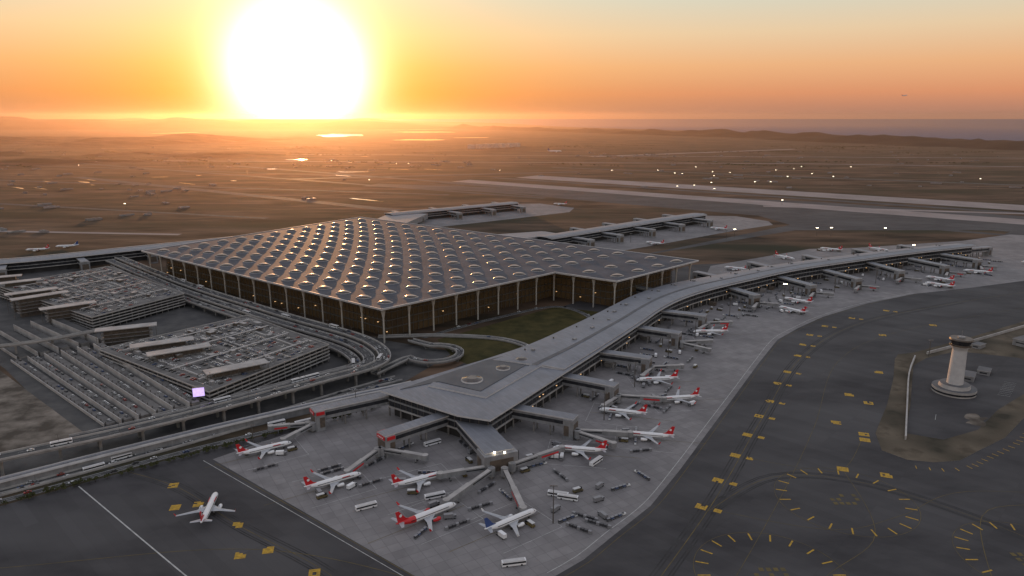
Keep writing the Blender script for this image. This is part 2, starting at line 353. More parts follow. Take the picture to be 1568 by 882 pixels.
# ------------------------------------------------------------------ main concourse
prs=[((49,601),(-25,633)),((84,658),(18,679)),((119,716),(60,738)),((147,763),(92,785)),((174,810),(122,832)),((208,858),(158,886)),((249,901),(206,938)),((292,938),(255,975)),((340,975),(309,1012)),((390,1014),(362,1048)),((444,1050),(420,1084)),((540,1103),(520,1138)),((636,1154),(618,1188)),((722,1195),(706,1228)),((809,1234),(790,1262))]
K=empty('airport_concourse')
def sect(b,prs,z,camber,k,th=1.3,t0=0,t1=1,dz=0,nt=6,side='fascia'):
    n=len(prs);vs=[]
    for o,i in prs:
        for j in range(nt+1):
            t=t0+(t1-t0)*j/nt;x,y=lerp(o,i,t);vs.append((x,y,z+dz+camber*4*t*(1-t)))
    w=nt+1
    b.add(vs,[[a*w+j,a*w+j+1,(a+1)*w+j+1,(a+1)*w+j] for a in range(n-1) for j in range(nt)],k,True)
    v2=[(x,y,(z2-th)) for x,y,z2 in vs];m=len(vs)
    al=vs+v2
    f=[]
    for a in range(n-1):
        f.append([a*w,(a+1)*w,m+(a+1)*w,m+a*w]);f.append([a*w+nt,m+a*w+nt,m+(a+1)*w+nt,(a+1)*w+nt])
    for j in range(nt):
        f.append([j,m+j,m+j+1,j+1]);q=(n-1)*w;f.append([q+j,q+j+1,m+q+j+1,m+q+j])
    b.add(al,f,side)
    b.add(v2,[[a*w+j,(a+1)*w+j,(a+1)*w+j+1,a*w+j+1] for a in range(n-1) for j in range(nt)],'soffit')
def densify(prs,k=3):
    outs=[]
    O=[Vector(p[0]) for p in prs];I=[Vector(p[1]) for p in prs];n=len(prs)
    def cr(P,i,t):
        p0=P[max(0,i-1)];p1=P[i];p2=P[i+1];p3=P[min(n-1,i+2)]
        return .5*((2*p1)+(p2-p0)*t+(2*p0-5*p1+4*p2-p3)*t*t+(-p0+3*p1-3*p2+p3)*t**3)
    for i in range(n-1):
        for j in range(k): outs.append((tuple(cr(O,i,j/k)),tuple(cr(I,i,j/k))))
    outs.append((tuple(O[-1]),tuple(I[-1])));return outs
dp=densify(prs)
node=[(-108,554),(-41,504),(-16,495),(49,601),(-25,633)]
b=MB()
sect(b,dp,22,1.6,'roof2')
b.prism(node,20.7,22.0,'fascia','roof2','soffit')
sect(b,dp,22,1.6,'roof2',th=.9,t0=.04,t1=.30,dz=1.2,nt=2)
sect(b,dp,22,1.6,'roofdk',th=.3,t0=.36,t1=.42,dz=.35,nt=1,side='panel')
b.obj('concourse_roof',K)
b=MB()
b.prism([(-70,563),(-66,571),(-24,548),(42,655),(50,650),(-21,537)],22.01,23.2,'fascia','roof2')
b.prism([(-92,556),(-62,574),(-26,552),(36,655),(10,655),(-25,628)],22.02,22.5,'roofdk')
for x,y,r in [(-34,577,9.5),(-8,606,6.5),(9,629,5.5)]:
    b.cyl(x,y,22.5,23.6,r,r*.97,'fascia',24);b.cyl(x,y,23.6,25,r*.95,r*.45,'skyg',24)
for i in range(2,len(dp)-1,2):
    x,y=lerp(*dp[i],.62+R.uniform(-.1,.15));b.box((x,y,24.2),(R.uniform(2,5),3,1.6),'panel',AG)
    x,y=lerp(*dp[i],.85);b.cyl(x,y,22.6,24.2,.8,.8,'mull',8)
b.obj('roof_features',K)
ringp=[p[0] for p in dp]+[p[1] for p in dp[::-1]]
b=MB()
fo=inset([(-108,554),(-41,504),(-16,495)]+ringp[:-1]+[(-25,633)],4.5)
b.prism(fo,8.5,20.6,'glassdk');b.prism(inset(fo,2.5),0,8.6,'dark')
fs=inset(fo,-.8);b.prism(fs,13.6,14.8,'panel');b.prism(fs,7.6,8.8,'concl');b.prism(inset(fo,-.4),19.0,20.62,'panel')
for i in range(len(fo)):
    a,c=fo[i],fo[(i+1)%len(fo)];n=max(1,int(math.dist(a,c)/6))
    for j in range(n):
        x,y=lerp(a,c,j/n);b.box((x,y,14.2),(.5,.5,11),'mull',AG)
        if j%2==0: b.box((x,y,3.8),(1,1,7.6),'conc',AG)
        if R.random()<.2: b.box((x,y,R.choice([6.9,6.9,11.5])),(1.2,1.2,.4),'warm',AG)
b.obj('concourse_walls',K)
b=MB()
for i in range(1,len(dp)-1):
    if R.random()<.55:
        x,y=lerp(*dp[i],R.choice([-.02,.03,1.0]));b.box((x,y,2.2),(R.uniform(6,14),R.uniform(5,8),4.4),R.choice(['panel','panelbr','conc']),math.radians(59))
b.obj('service_rooms',K)
def arm(b,s,e,w=9,zt=16.5,endw=13,sign=False,big=False):
    d=Vector(e)-Vector(s);l=d.length;d/=l;ang=math.atan2(d.y,d.x)
    s2=(s[0]-d.x*8,s[1]-d.y*8)
    b.seg(s2,e,w,zt-8,zt-.6,'panel');b.seg(s2,(e[0]-d.x*4,e[1]-d.y*4),w+.3,zt-5.4,zt-2.6,'glassdk')
    b.seg(s2,(e[0]+d.x*1,e[1]+d.y*1),w+1.6,zt-.58,zt+.3,'fascia',top='roof2')
    c=(e[0]-d.x*3,e[1]-d.y*3)
    b.box((c[0],c[1],(zt-.7)/2),(endw*.62,endw,zt-.7),'panel',ang)
    b.box((c[0]+d.x*endw*.32,c[1]+d.y*endw*.32,zt*.45),(.4,endw*.7,zt*.55),'panelbr',ang)
    b.box((c[0]-d.x*endw*.1,c[1]-d.y*endw*.1,zt*.42),(endw*.3,endw+.5,zt*.5),'panelbr',ang)
    for t in (.3,.6):
        for sd in(-1,1):
            b.box((s[0]+d.x*l*t-d.y*sd*w*.4,s[1]+d.y*l*t+d.x*sd*w*.4,(zt-8)/2),(1,1,zt-8),'conc',ang)
    if sign:
        b.box((c[0]+d.x*endw*.36,c[1]+d.y*endw*.36,zt-1.8),(.5,endw*.8,2.6),'red',ang)
        for q in(-3,-1,1,3): b.box((c[0]+d.x*endw*.383-d.y*q,c[1]+d.y*endw*.383+d.x*q,zt-1.8),(.1,1.1,.9),'white',ang)
        for sg in(1,-1):
            b.box((c[0]+sg*d.y*(endw/2+.4),c[1]-sg*d.x*(endw/2+.4),zt-1.8),(endw*.5,.5,2.6),'red',ang)
arms=[((6,532),(48,513)),((47,606),(89,582)),((87,674),(132,654)),((137,760),(179,736)),((176,829),(225,806)),((291,956),(317,904)),((391,1009),(413,960)),((476,1054),(495,1001)),((569,1114),(584,1054)),((654,1146),(675,1093)),((730,1186),(756,1141))]
b=MB()
for s,e in arms: arm(b,s,e)
arm(b,(-106,560),(-156,528),sign=True);arm(b,(-56,516),(-94,483),sign=True)
for s,e in [((190,930),(160,965)),((300,1015),(275,1050)),((400,1085),(380,1125)),((510,1140),(490,1182)),((620,1195),(600,1240)),((720,1240),(700,1280)),((805,1245),(850,1262))]: arm(b,s,e)
arm(b,(-30,507),(-9,459),w=20,zt=15,endw=25)
b.box((-3,461,9.2),(.5,17,7),'glassdk',math.radians(-66))
b.obj('fixed_walkways',K)
b=MB()
for dx in(-3,4): b.box((-9+dx,455,15.7),(1.2,1.2,.8),'lamp')
b.obj('walkway_floodlights',K)
def jet(p,q,z=4.6):
    b=MB();d=Vector(q)-Vector(p);l=d.length;d/=l;m=(p[0]+d.x*l*.5,p[1]+d.y*l*.5)
    b.cyl(p[0],p[1],2,8,2.6,2.6,'panel',12);b.cyl(p[0],p[1],0,2,1,1,'conc',8)
    b.seg(p,m,3.0,z,z+3.0,'panel',z0b=z-.6,z1b=z+2.4,top='concl');b.seg(m,q,3.7,z-.9,z+2.6,'panel',z0b=z-1.7,z1b=z+1.8,top='concl')
    b.seg(lerp(p,q,.03),lerp(p,q,.47),3.1,z+1.1,z+2.0,'glassdk',z0b=z+.6,z1b=z+1.5)
    if R.random()<.5: b.seg(lerp(p,q,.55),lerp(p,q,.9),3.8,z-.4,z+.9,'red',z0b=z-1.0,z1b=z+.3)
    b.cyl(q[0],q[1],z-1.8,z+2.1,2.5,2.5,'panel',10,top='concl')
    x,y=p[0]+d.x*l*.8,p[1]+d.y*l*.8
    for sd in(-1,1):
        b.box((x-d.y*sd*1.8,y+d.x*sd*1.8,1.9),(.5,.5,3.8),'panel');b.box((x-d.y*sd*1.8,y+d.x*sd*1.8,.5),(1.2,.5,1),'tyre',math.atan2(d.y,d.x))
    b.obj('jet_bridge')
# ------------------------------------------------------------------ aircraft
def airliner(name,tail='red',body='white',extra=False):
    b=MB();n=14
    st=[(20.2,.05,3.1),(19.6,.7,3.2),(18.6,1.25,3.4),(17,1.75,3.6),(15,1.97,3.75),(10,2.0,3.8),(0,2.0,3.8),(-8,2.0,3.8),(-12,1.8,4.0),(-15.5,1.35,4.4),(-18.5,.75,4.9),(-20.4,.2,5.2)]
    vs=[]
    for x,r,z in st: vs+=[(x,r*math.cos(2*math.pi*i/n),z+r*math.sin(2*math.pi*i/n)) for i in range(n)]
    for s in range(len(st)-1):
        k=tail if (extra and st[s][0]<-7) else body
        top=[[s*n+i,(s+1)*n+i,(s+1)*n+(i+1)%n,s*n+(i+1)%n] for i in range(n) if not 8<=i<=12]
        bot=[[s*n+i,(s+1)*n+i,(s+1)*n+(i+1)%n,s*n+(i+1)%n] for i in range(n) if 8<=i<=12]
        b.add(vs,top,k,True);b.add(vs,bot,'agrey' if not extra else k,True)
    for sd in(-1,1):
        b.seg((14,sd*1.93),(-11.5,sd*1.93),.2,4.15,4.5,'glassdk')
        b.add([(18.6,sd*.2,4.55),(18.3,sd*1.1,4.1),(17.3,sd*1.62,4.3),(17.5,sd*.9,5.02),(17.7,sd*.2,5.15)],[[0,1,2,3,4]],'glassdk')
        def surf(root,tip,k,th):
            (x0,x1,y0,z0),(x2,x3,y1,z1)=root,tip
            t=th;u=th*.35
            P=[(x0,sd*y0,z0),(x1,sd*y0,z0),(x3,sd*y1,z1),(x2,sd*y1,z1)]
            mx=lambda a,c,f:a+(c-a)*f
            up=[(mx(x0,x1,.35),sd*y0,z0+t),(mx(x2,x3,.35),sd*y1,z1+u)]
            dn=[(mx(x0,x1,.35),sd*y0,z0-t*.6),(mx(x2,x3,.35),sd*y1,z1-u*.6)]
            v=[P[0],P[1],P[2],P[3],up[0],up[1],dn[0],dn[1]]
            b.add(v,[[0,4,5,3],[4,1,2,5],[0,3,7,6],[6,7,2,1],[3,5,2,7]],k)
        surf((5.2,-3.2,1.2,3.0),(-1.2,-4.4,7,3.5),'agrey',.45);surf((-1.2,-4.4,7,3.5),(-7.3,-9,17.6,4.5),'agrey',.3)
        surf((-15.3,-18.8,.6,5.2),(-18.6,-20.2,6.4,5.7),'agrey',.2)
        b.add([(-7.5,sd*17.6,4.5),(-9,sd*17.6,4.5),(-9.9,sd*18.2,6.9),(-9.2,sd*18.2,6.9)],[[0,1,2,3]],tail if tail!='navy' else 'white')
        ex=3.6;ey=sd*5.8;ez=2.15;er=[(3.0,1.02),(2.4,1.18),(.6,1.2),(-1.0,.95),(-1.9,.6)];m=12;w=[]
        for x,r in er: w+=[(ex+x-1.4,ey+r*math.cos(2*math.pi*i/m),ez+r*math.sin(2*math.pi*i/m)) for i in range(m)]
        b.add(w,[[s*m+i,(s+1)*m+i,(s+1)*m+(i+1)%m,s*m+(i+1)%m] for s in range(4) for i in range(m)],'red' if extra else 'white',True)
        b.add(w[:m],[list(range(m))],'tyre');b.add(w[-m:],[list(range(m))],'tyre')
        b.box((1.2,ey,3.25),(3.4,.4,.6),'agrey')
        b.box((-2.2,sd*3.4,.6),(1.2,1.0,1.2),'tyre');b.box((-2.2,sd*3.2,1.9),(.3,.3,2),'agrey')
    b.box((14,0,.45),(.8,.6,.9),'tyre');b.box((14,0,1.4),(.25,.25,1.6),'agrey')
    fv=[(-11.5,0,5.75),(-13.8,0,6.6),(-18.3,0,12.2),(-20.4,0,12.2),(-19.0,0,5.6)]
    vs=[(x,.22 if z<7 else .1,z) for x,y,z in fv]+[(x,-.22 if z<7 else -.1,z) for x,y,z in fv]
    b.add(vs,[[0,1,2,3,4],[9,8,7,6,5]]+[[i,5+i,5+(i+1)%5,(i+1)%5] for i in range(5)],tail)
    if tail=='red':
        for sd in(-1,1):
            c=(-17.2,sd*.26,9.2);b.add([(c[0]+.95*math.cos(a*math.pi/5),c[1],c[2]+.95*math.sin(a*math.pi/5)) for a in range(10)],[list(range(10)) if sd<0 else list(range(10))[::-1]],'white')
        if not extra:
            for sd in(-1,1): b.box((8.5,sd*1.86,4.9),(5.5,.3,.45),'red')
    return b.mesh(name)
pl_r=airliner('airliner_mesh');pl_x=airliner('airliner_mesh_redtail',extra=True);pl_n=airliner('airliner_mesh_navy',tail='navy')
for n_,t_,k in planes:
    cx,cy=(n_[0]+t_[0])/2,(n_[1]+t_[1])/2;a=math.atan2(n_[1]-t_[1],n_[0]-t_[0])
    inst([pl_r,pl_x,pl_n][k],'airliner',cx,cy,.05,a,1.06 if k==1 else .98)
o=inst(pl_n,'airliner',300,5140,0,math.atan2(1,3),2.6)
o=inst(pl_r,'flying_airliner',2185,4137,356,math.radians(20),1.0);o.rotation_euler=(0,math.radians(-8),math.radians(20))
def nside(pl,sd=1,back=5):
    n_,t_,_=pl;d=(Vector(n_)-Vector(t_)).normalized();p=Vector(n_)-d*back+Vector((-d.y,d.x))*sd*3.6;return (p.x,p.y)
JB=[((-156,522),nside(planes[0])),((-97,478),nside(planes[1])),((-16,452),nside(planes[2],-1)),((-14,448),nside(planes[3])),((-5,448),nside(planes[4])),((0,455),nside(planes[6],1)),((50,511),nside(planes[7],1)),((50,508),(75,490)),((91,579),nside(planes[8],-1)),((92,582),nside(planes[9],1)),((134,652),nside(planes[10],-1)),((134,655),(165,662)),((182,734),(215,742)),((181,730),(205,712)),((228,803),nside(planes[11],-1)),((227,808),(258,815)),((-94,479),(-62,470)),((-160,524),(-188,520))]
for s,e in arms[5:]:
    d=(Vector(e)-Vector(s)).normalized()
    for sd in(-1,1):
        q=Vector(e)+d*16+Vector((-d.y,d.x))*sd*20;JB.append(((e[0]+d.x*3,e[1]+d.y*3),(q.x,q.y)))
for p,q in JB: jet(p,q)
# ------------------------------------------------------------------ other concourses
def pier(name,pl,w,z,aside,step=75,armlen=45):
    K2=empty(name);pl=spline(pl,30)
    L_=offs(pl,w/2);R_=offs(pl,-w/2);pr=[(tuple(a),tuple(c)) for a,c in zip(R_,L_)]
    b=MB();sect(b,pr,z,1.8,'roof2');sect(b,pr,z,1.8,'roof2',th=.9,t0=.05,t1=.3,dz=1,nt=2);b.obj('roof',K2)
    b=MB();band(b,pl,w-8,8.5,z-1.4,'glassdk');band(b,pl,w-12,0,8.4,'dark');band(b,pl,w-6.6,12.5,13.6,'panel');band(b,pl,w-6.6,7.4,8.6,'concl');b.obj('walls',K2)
    b=MB();acc=step*.6
    for i in range(1,len(pl)-1):
        d=(pl[i]-pl[i-1]);acc+=d.length
        if acc>step:
            acc=0;d.normalize();n_=Vector((-d.y,d.x))
            for sd in aside:
                s=pl[i]+n_*sd*w/2;e=s+n_*sd*armlen;arm(b,tuple(s),tuple(e))
    b.obj('fixed_walkways',K2)
pier('airport_concourse',[(60,1340),(170,1440),(300,1560),(440,1680)],42,20,(-1,1))
pier('airport_concourse',[(-290,1680),(-140,1800),(5,1915)],42,20,(-1,1))
pier('airport_concourse',[(-440,1400),(-520,1330),(-640,1235),(-740,1150),(-800,1110),(-850,1095)],40,20,(1,),armlen=35)
b=MB();b.prism([(-60,1290),(100,1390),(60,1430),(-140,1340)],6,18,'panel','roof2');b.prism([(-320,1480),(-250,1430),(-200,1700),(-290,1720)],6,18,'panel','roof2');b.obj('link_building')
# ------------------------------------------------------------------ control tower
W=empty('control_tower');b=MB();x,y=397,607
b.cyl(x,y,0,4.5,17.5,17.5,'concl',36,top='roofdk');b.cyl(x,y,1.6,3.2,17.7,17.7,'glassdk',36);b.cyl(x,y,4.5,8.5,13,12,'concl',36,top='roofdk');b.cyl(x,y,4.5,5.3,17.6,17.6,'concl',36,top='roofdk')
b.obj('base_building',W)
b=MB();b.cyl(x,y,8.5,40,6.6,5.8,'fascia',32);b.cyl(x,y,40,44,5.8,7.6,'fascia',32);b.obj('shaft',W)
b=MB();b.cyl(x,y,44,45.2,8.8,8.8,'panelbr',24);b.cyl(x,y,45.2,49.4,7.4,8.9,'glassdk',16,smooth=False);b.cyl(x,y,49.4,50.6,9.4,9.0,'panelbr',24);b.cyl(x,y,50.6,52,3,3,'panel',12);b.cyl(x,y,52,58,.2,.1,'panel',6)
for i in range(16):
    a=2*math.pi*i/16;b.seg((x+7.45*math.cos(a),y+7.45*math.sin(a)),(x+7.5*math.cos(a),y+7.5*math.sin(a)),.3,45.2,49.4,'mull')
b.obj('cab',W)
def wall(name,pts,h,w,k):
    b=MB();p=spline(pts,15);band(b,p,w,0,h,k);b.obj(name)
wall('perimeter_wall',[(301,508),(338,575),(380,650),(413,700)],3.2,1.2,'concl')
wall('perimeter_wall',[(432,712),(520,762),(700,870)],3,1,'concl')
for hx,hy,sx_,sy_,h,a in [(430,640,18,11,5,.9),(455,655,14,10,4,.9),(560,745,30,16,7,.5),(500,735,14,8,4,.6)]:
    b=MB();b.box((hx,hy,h/2),(sx_,sy_,h),'panel',a,top='roofdk');b.box((hx,hy,h+.25),(sx_+.8,sy_+.8,.5),'concl',a,top='roofdk');b.box((hx,hy,h*.55),(sx_+.1,sy_*.6,1.2),'glassdk',a);b.obj('utility_building')
# ------------------------------------------------------------------ roads / viaducts
car_pos=[];bus_pos=[]
def road(name,pts,w,z,cols=True,lines=True,barrier=True,cars=0,th=1.3,z2=None,parapet='concl',buses=0):
    pl=pts if isinstance(pts[0],Vector) else spline(pts,7)
    K3=empty(name);n=len(pl)
    b=MB();band(b,pl,w,z-th,z,'conc','road')
    if lines:
        for o in((-w/2+1),(w/2-1)): rib(b,offs(pl,o),.3,z+.02,'wline')
        for o in ((-w/6,w/6) if w>9 else (0,)):
            q=offs(pl,o)
            for i in range(0,n-1,2): rib(b,q[i:i+2],.25,z+.02,'wline')
    b.obj('deck',K3)
    if barrier:
        b=MB()
        for o in(-w/2+.2,w/2-.2): band(b,offs(pl,o),.5,z+.01,z+1.3,parapet)
        b.obj('parapet',K3)
    if cols and z>4:
        b=MB()
        for i in range(2,n-1,4):
            t=(pl[i+1]-pl[i-1]).normalized();a=math.atan2(t.y,t.x)
            b.box((pl[i].x,pl[i].y,(z-th-1.2)/2),(1.8,2.4,z-th-1.2),'conc',a);b.box((pl[i].x,pl[i].y,z-th-.6),(2,w*.8,1.15),'conc',a)
        b.obj('piers',K3)
    for c_ in range(cars+buses):
        i=R.randrange(1,n-2);t=(pl[i+1]-pl[i]).normalized();o=R.choice([-w/3,-.1,w/3]) if w>9 else R.choice([-w/4,w/4])
        f=R.random();p=pl[i]*(1-f)+pl[i+1]*f
        (car_pos if c_<cars else bus_pos).append((p.x-t.y*o,p.y+t.x*o,z+.03,math.atan2(t.y,t.x)))
va=[(-655,1175),(-456,978),(-300,842),(-240,792),(-172,738),(-140,702),(-124,666),(-130,637),(-165,603),(-237,536),(-290,492),(-350,451),(-470,370)]
vp=spline(va,7)
road('elevated_road',vp,12,14,cars=90,buses=7)
road('elevated_road',offs(vp,-15)[:-25],11,11,cars=80,buses=4)
road('elevated_road',offs(vp,-28)[8:-34],9,8,cars=50,buses=2)
road('service_road',[(-640,1140),(-300,815),(-215,745)],9,.6,cols=False,cars=25)
road('airport_road',[(-107,640),(-140,610),(-200,550),(-262,493),(-345,425),(-480,330)],13,.5,cols=False,cars=90,th=.5,buses=3)
road('airport_road',[(-110,625),(-145,596),(-205,540),(-270,482),(-350,415),(-480,315)],9,.45,cols=False,cars=50,th=.45,buses=2)
mb=spline([(-90,615),(-108,602),(-140,582),(-200,541),(-252,503),(-300,466),(-340,434),(-480,325)],7)
TK=empty('covered_transit_line');b=MB();band(b,mb,9,5.6,6.4,'fascia','concl');band(b,mb,7,0,5.5,'panel');b.obj('roof_and_walls',TK)
b=MB();band(b,mb,2.2,6.42,7.0,'roof2');b.obj('ridge',TK)
road('perimeter_road',[(-95,590),(-130,566),(-190,524),(-245,485),(-300,440),(-350,400),(-480,300)],7,.3,cols=False,cars=14,th=.3,barrier=False)
arc=[(-80+27*math.cos(a),700+27*math.sin(a)) for a in [math.radians(d) for d in range(-150,120,18)]]
road('ramp_road',[(-130,640)]+arc+[(-110,745)],8,5.5,cars=6)
road('ramp_road',[(-100,615),(-30,660),(20,715),(-10,760),(-80,775),(-150,770)],7,1.2,cols=False,cars=8,th=1)
road('access_road',[(60,745),(100,830),(60,905),(-20,850),(-100,770)],7,.4,cols=False,cars=8,th=.3,barrier=False)
road('footbridge',[(-640,690),(-520,705),(-445,770)],6,12,cars=0)
# ------------------------------------------------------------------ parking garages
def garage(quad,levels,top,seed):
    G_=empty('parking_garage');b=MB();h=(top)/levels
    for l in range(1,levels+1):
        z=h*l;b.prism(quad,z-.5,z,'conc',top='deck')
        q=ccw(quad)
        for i in range(4): b.seg(q[i],q[(i+1)%4],.4,z+.01,z+1.0,'concl')
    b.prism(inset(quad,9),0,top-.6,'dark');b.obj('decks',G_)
    b=MB();q=inset(quad,1.2)
    for i in range(4):
        n=int(math.dist(q[i],q[(i+1)%4])/8)
        for j in range(n): x,y=lerp(q[i],q[(i+1)%4],j/n);b.box((x,y,(top-.6)/2),(.7,.7,top-.6),'conc',AG)
    b.obj('columns',G_)
    b=MB();quad=list(quad)
    Lu=math.dist(quad[0],quad[1]);Lv=math.dist(quad[1],quad[2])
    a=math.atan2(quad[1][1]-quad[0][1],quad[1][0]-quad[0][0])
    nv=int(Lv/8.5)
    for j in range(1,nv):
        t=j/nv
        p,q2=bil(quad,.04,t),bil(quad,.96,t)
        if j%2: b.seg(p,q2,.4,top+.01,top+.06,'wline')
        if j%4==2:
            b.seg(bil(quad,.1,t),bil(quad,.9,t),1.6,top+.01,top+1.1,'concl')
        nu=int(Lu/2.8)
        for i in range(2,nu-2):
            if R.random()<(.5 if j%2 else .28):
                x,y=bil(quad,i/nu,t+.006);car_pos.append((x,y,top+.03,a+math.pi/2+R.choice([0,math.pi])))
    for _ in range(20):
        x,y=bil(quad,R.uniform(.05,.95),R.uniform(.05,.95));b.box((x,y,top+1.6),(R.uniform(4,11),R.uniform(3,6),3.2),R.choice(['panel','panelbr','conc']),a,top='concl')
    for s_,t_ in [(.2,.3),(.5,.55),(.78,.25),(.35,.8)]:
        x,y=bil(quad,s_,t_);b.box((x,y,top+.05),(22,9,.1),'dark',a);b.box((x,y+0,top+.7),(23,.5,1.3),'concl',a)
    for t in(.15,.38,.62,.85):
        b.seg(bil(quad,t,.06),bil(quad,t,.94),2.6,top+2.6,top+2.9,'concl')
        for k in range(9):
            x,y=bil(quad,t,.06+.88*k/8);b.box((x,y,top+1.3),(.3,.3,2.6),'mull')
    for s_,t_ in [(.1,.1),(.5,.1),(.9,.1),(.1,.5),(.9,.5),(.1,.9),(.5,.9),(.9,.9)]:
        x,y=bil(quad,s_,t_);b.cyl(x,y,top,top+9,.15,.1,'mull',6);b.box((x,y,top+9),(2.4,.3,.2),'mull',a)
    b.obj('roof_fittings',G_)
garage([(-407,674),(-252,561),(-184,690),(-306,800)],5,17.4,1)
garage([(-700,950),(-480,790),(-425,905),(-620,1080)],5,17.4,2)
def canopy(p,q,dep,z0=17.4,z1=24):
    b=MB();d=Vector(q)-Vector(p);l=d.length;d/=l;n_=Vector((-d.y,d.x));ang=math.atan2(d.y,d.x)
    m=(Vector(p)+Vector(q))/2+n_*dep/2
    b.box((m.x,m.y,z1-.4),(l+2,dep,.8),'concl',ang,top='concl')
    c=m+n_*1;b.box((c.x,c.y,(z1-1+0)/2),(l*.75,dep*.55,z1-1),'panelbr',ang)
    for i in range(9):
        f=m-n_*dep*.43+d*(l*(i/8-.5));b.box((f.x,f.y,(z1-1)/2),(.4,.4,z1-1),'mull',ang)
    for z in (6,10,14,18): b.box((m.x,m.y,z),(l*.86,dep*.75,.5),'conc',ang)
    b.obj('stair_pavilion')
for p,q in [((-432,714),(-381,738)),((-367,660),(-319,687)),((-338,636),(-293,666)),((-263,587),(-221,618)),((-683,933),(-646,961)),((-632,871),(-590,907)),((-606,845),(-565,889)),((-543,800),(-500,836)),((-735,960),(-690,985))]: canopy(p,q,14)
b=MB();b.box((-260,560,18.5),(9.5,.8,8),'panel',.35);b.box((-259.8,559.4,18.5),(8.8,.2,7.3),'screen',.35);b.box((-260,561,9),(1,.8,18),'mull',.35);b.obj('led_screen')
for k in range(6):
    z=1.2+2.3*k
    p=(-322+12.5*k,536+3.2*k+0);q=(-502+15*k,692+3.5*k)
    TD=empty('terraced_deck');b=MB();b.seg(p,q,6.5,0,z,'conc',top='deck');b.seg((p[0]-3.6,p[1]-3.6),(q[0]-3.6,q[1]-3.6),.7,0,z+1.4,'concl');b.obj('deck',TD)
    n=int(math.dist(p,q)/3.2);b=MB()
    for i in range(0,n,3): x,y=lerp(p,q,i/n);b.box((x-2.6,y-2.6,z+1.2),(.5,.5,2.4),'mull')
    b.obj('posts',TD)
    for i in range(n):
        if R.random()<.3: x,y=lerp(p,q,i/n);car_pos.append((x+.8,y+.8,z+.02,math.radians(139)))
for k in range(5):
    p=(-500+16*k,700+9*k);q=(-600+14*k,785+9*k)
    b=MB();b.seg(p,q,8,0,2+2*k,'conc',top='road');b.seg((p[0]-4.5,p[1]-4.5),(q[0]-4.5,q[1]-4.5),.6,0,3.2+2*k,'concl');b.obj('terraced_deck')
# ------------------------------------------------------------------ cars
b=MB()
def car(b,x,y,z,a,k):
    ca,sa=math.cos(a),math.sin(a)
    b.box((x,y,z+.62),(4.4,1.8,.6),k,a)
    P=[(-1.7,-.85,.92),(1.2,-.85,.92),(1.2,.85,.92),(-1.7,.85,.92),(-1.2,-.7,1.45),(.5,-.7,1.45),(.5,.7,1.45),(-1.2,.7,1.45)]
    vs=[(x+px*ca-py*sa,y+px*sa+py*ca,z+pz) for px,py,pz in P]
    b.add(vs,[[0,1,5,4],[1,2,6,5],[2,3,7,6],[3,0,4,7]],'glassdk');b.add(vs[4:],[[0,1,2,3]],k)
    for wx in(-1.4,1.4): b.box((x+wx*ca,y+wx*sa,z+.32),(.65,1.86,.64),'tyre',a)
CK=['car0','car1','car2','car3','car4','car5','car1','car5','car0']
for c in car_pos: car(b,*c,R.choice(CK))
b.obj('parked_cars')
# ------------------------------------------------------------------ ground vehicles
def bus():
    b=MB();b.box((0,0,1.75),(13.5,3,2.7),'white');b.box((0,0,2.15),(13.1,3.06,1.1),'glassdk');b.box((0,0,3.2),(12,2.6,.25),'fascia')
    b.box((6.72,0,1.9),(.1,2.6,1.6),'glassdk')
    for wx in(-4,4.2): b.box((wx,0,.5),(1,3.05,1),'tyre')
    return b.mesh('bus_mesh')
def truck(k='white'):
    b=MB();b.box((-1,0,2.1),(5.6,2.4,2.5),k);b.box((2.9,0,1.5),(1.8,2.3,1.9),'car2');b.box((3.2,0,2.0),(1.3,2.34,.7),'glassdk')
    for wx in(-2.6,2.8): b.box((wx,0,.45),(.9,2.45,.9),'tyre')
    b.box((0,0,.75),(7,1.6,.3),'car1');return b.mesh('truck_mesh')
def train():
    b=MB();b.box((5.5,0,.8),(2.6,1.5,.9),'car5');b.box((5.0,0,1.7),(1.2,1.4,.1),'car1');b.box((4.6,0,1.4),(.1,1.4,.6),'glassdk')
    for i in range(4):
        x=2.2-3.1*i;b.box((x,0,.6),(2.6,1.6,.2),'car2');b.box((x-.1,0,1.3),(2.2,1.4,1.2),'car1' if i%2 else 'car4');b.box((x,0,2.0),(2.6,1.6,.1),'car2')
        for w in(-.9,.9): b.box((x+w,0,.25),(.45,1.65,.5),'tyre')
    return b.mesh('cart_mesh')
def cont():
    b=MB()
    for i in range(7):
        x=i*2.5-7.5;b.prism([(x-1,-.8),(x+1,-.8),(x+1,.8),(x-1,.8)],.4,2,'car1' if i%3 else 'car2');b.box((x,0,.25),(2.2,1.8,.28),'car2')
    return b.mesh('container_mesh')
def loader():
    b=MB();b.box((0,0,.9),(7,2.6,.9),'yfaint');b.box((-1,0,3),(5,2.4,.3),'car0');b.box((2.6,.7,2),(1.4,1.2,1.6),'glassdk')
    b.seg((-3,0),(2,0),.3,1.3,1.6,'car2',z0b=2.7,z1b=3)
    for wx in(-2.4,2.4): b.box((wx,0,.4),(.9,2.7,.8),'tyre')
    return b.mesh('loader_mesh')
mbus,mtr,mtr2,mtn,mct,mld=bus(),truck(),truck('car2'),train(),cont(),loader()
for x,y,z,a in bus_pos: inst(mbus,'city_bus',x,y,z,a)
for x,y,a in [(-189,536,.6),(-168,538,.6),(-50,422,.4),(36,420,-.3),(30,424,-.3),(1,350,.2),(-92,409,.5),(-178,528,.6),(60,470,.9),(-60,500,.6)]: inst(mbus,'apron_bus',x,y,.05,a)
placed=[(-189,536),(-168,538),(-50,422),(36,420),(30,424),(1,350),(-92,409),(60,470),(-60,500)]
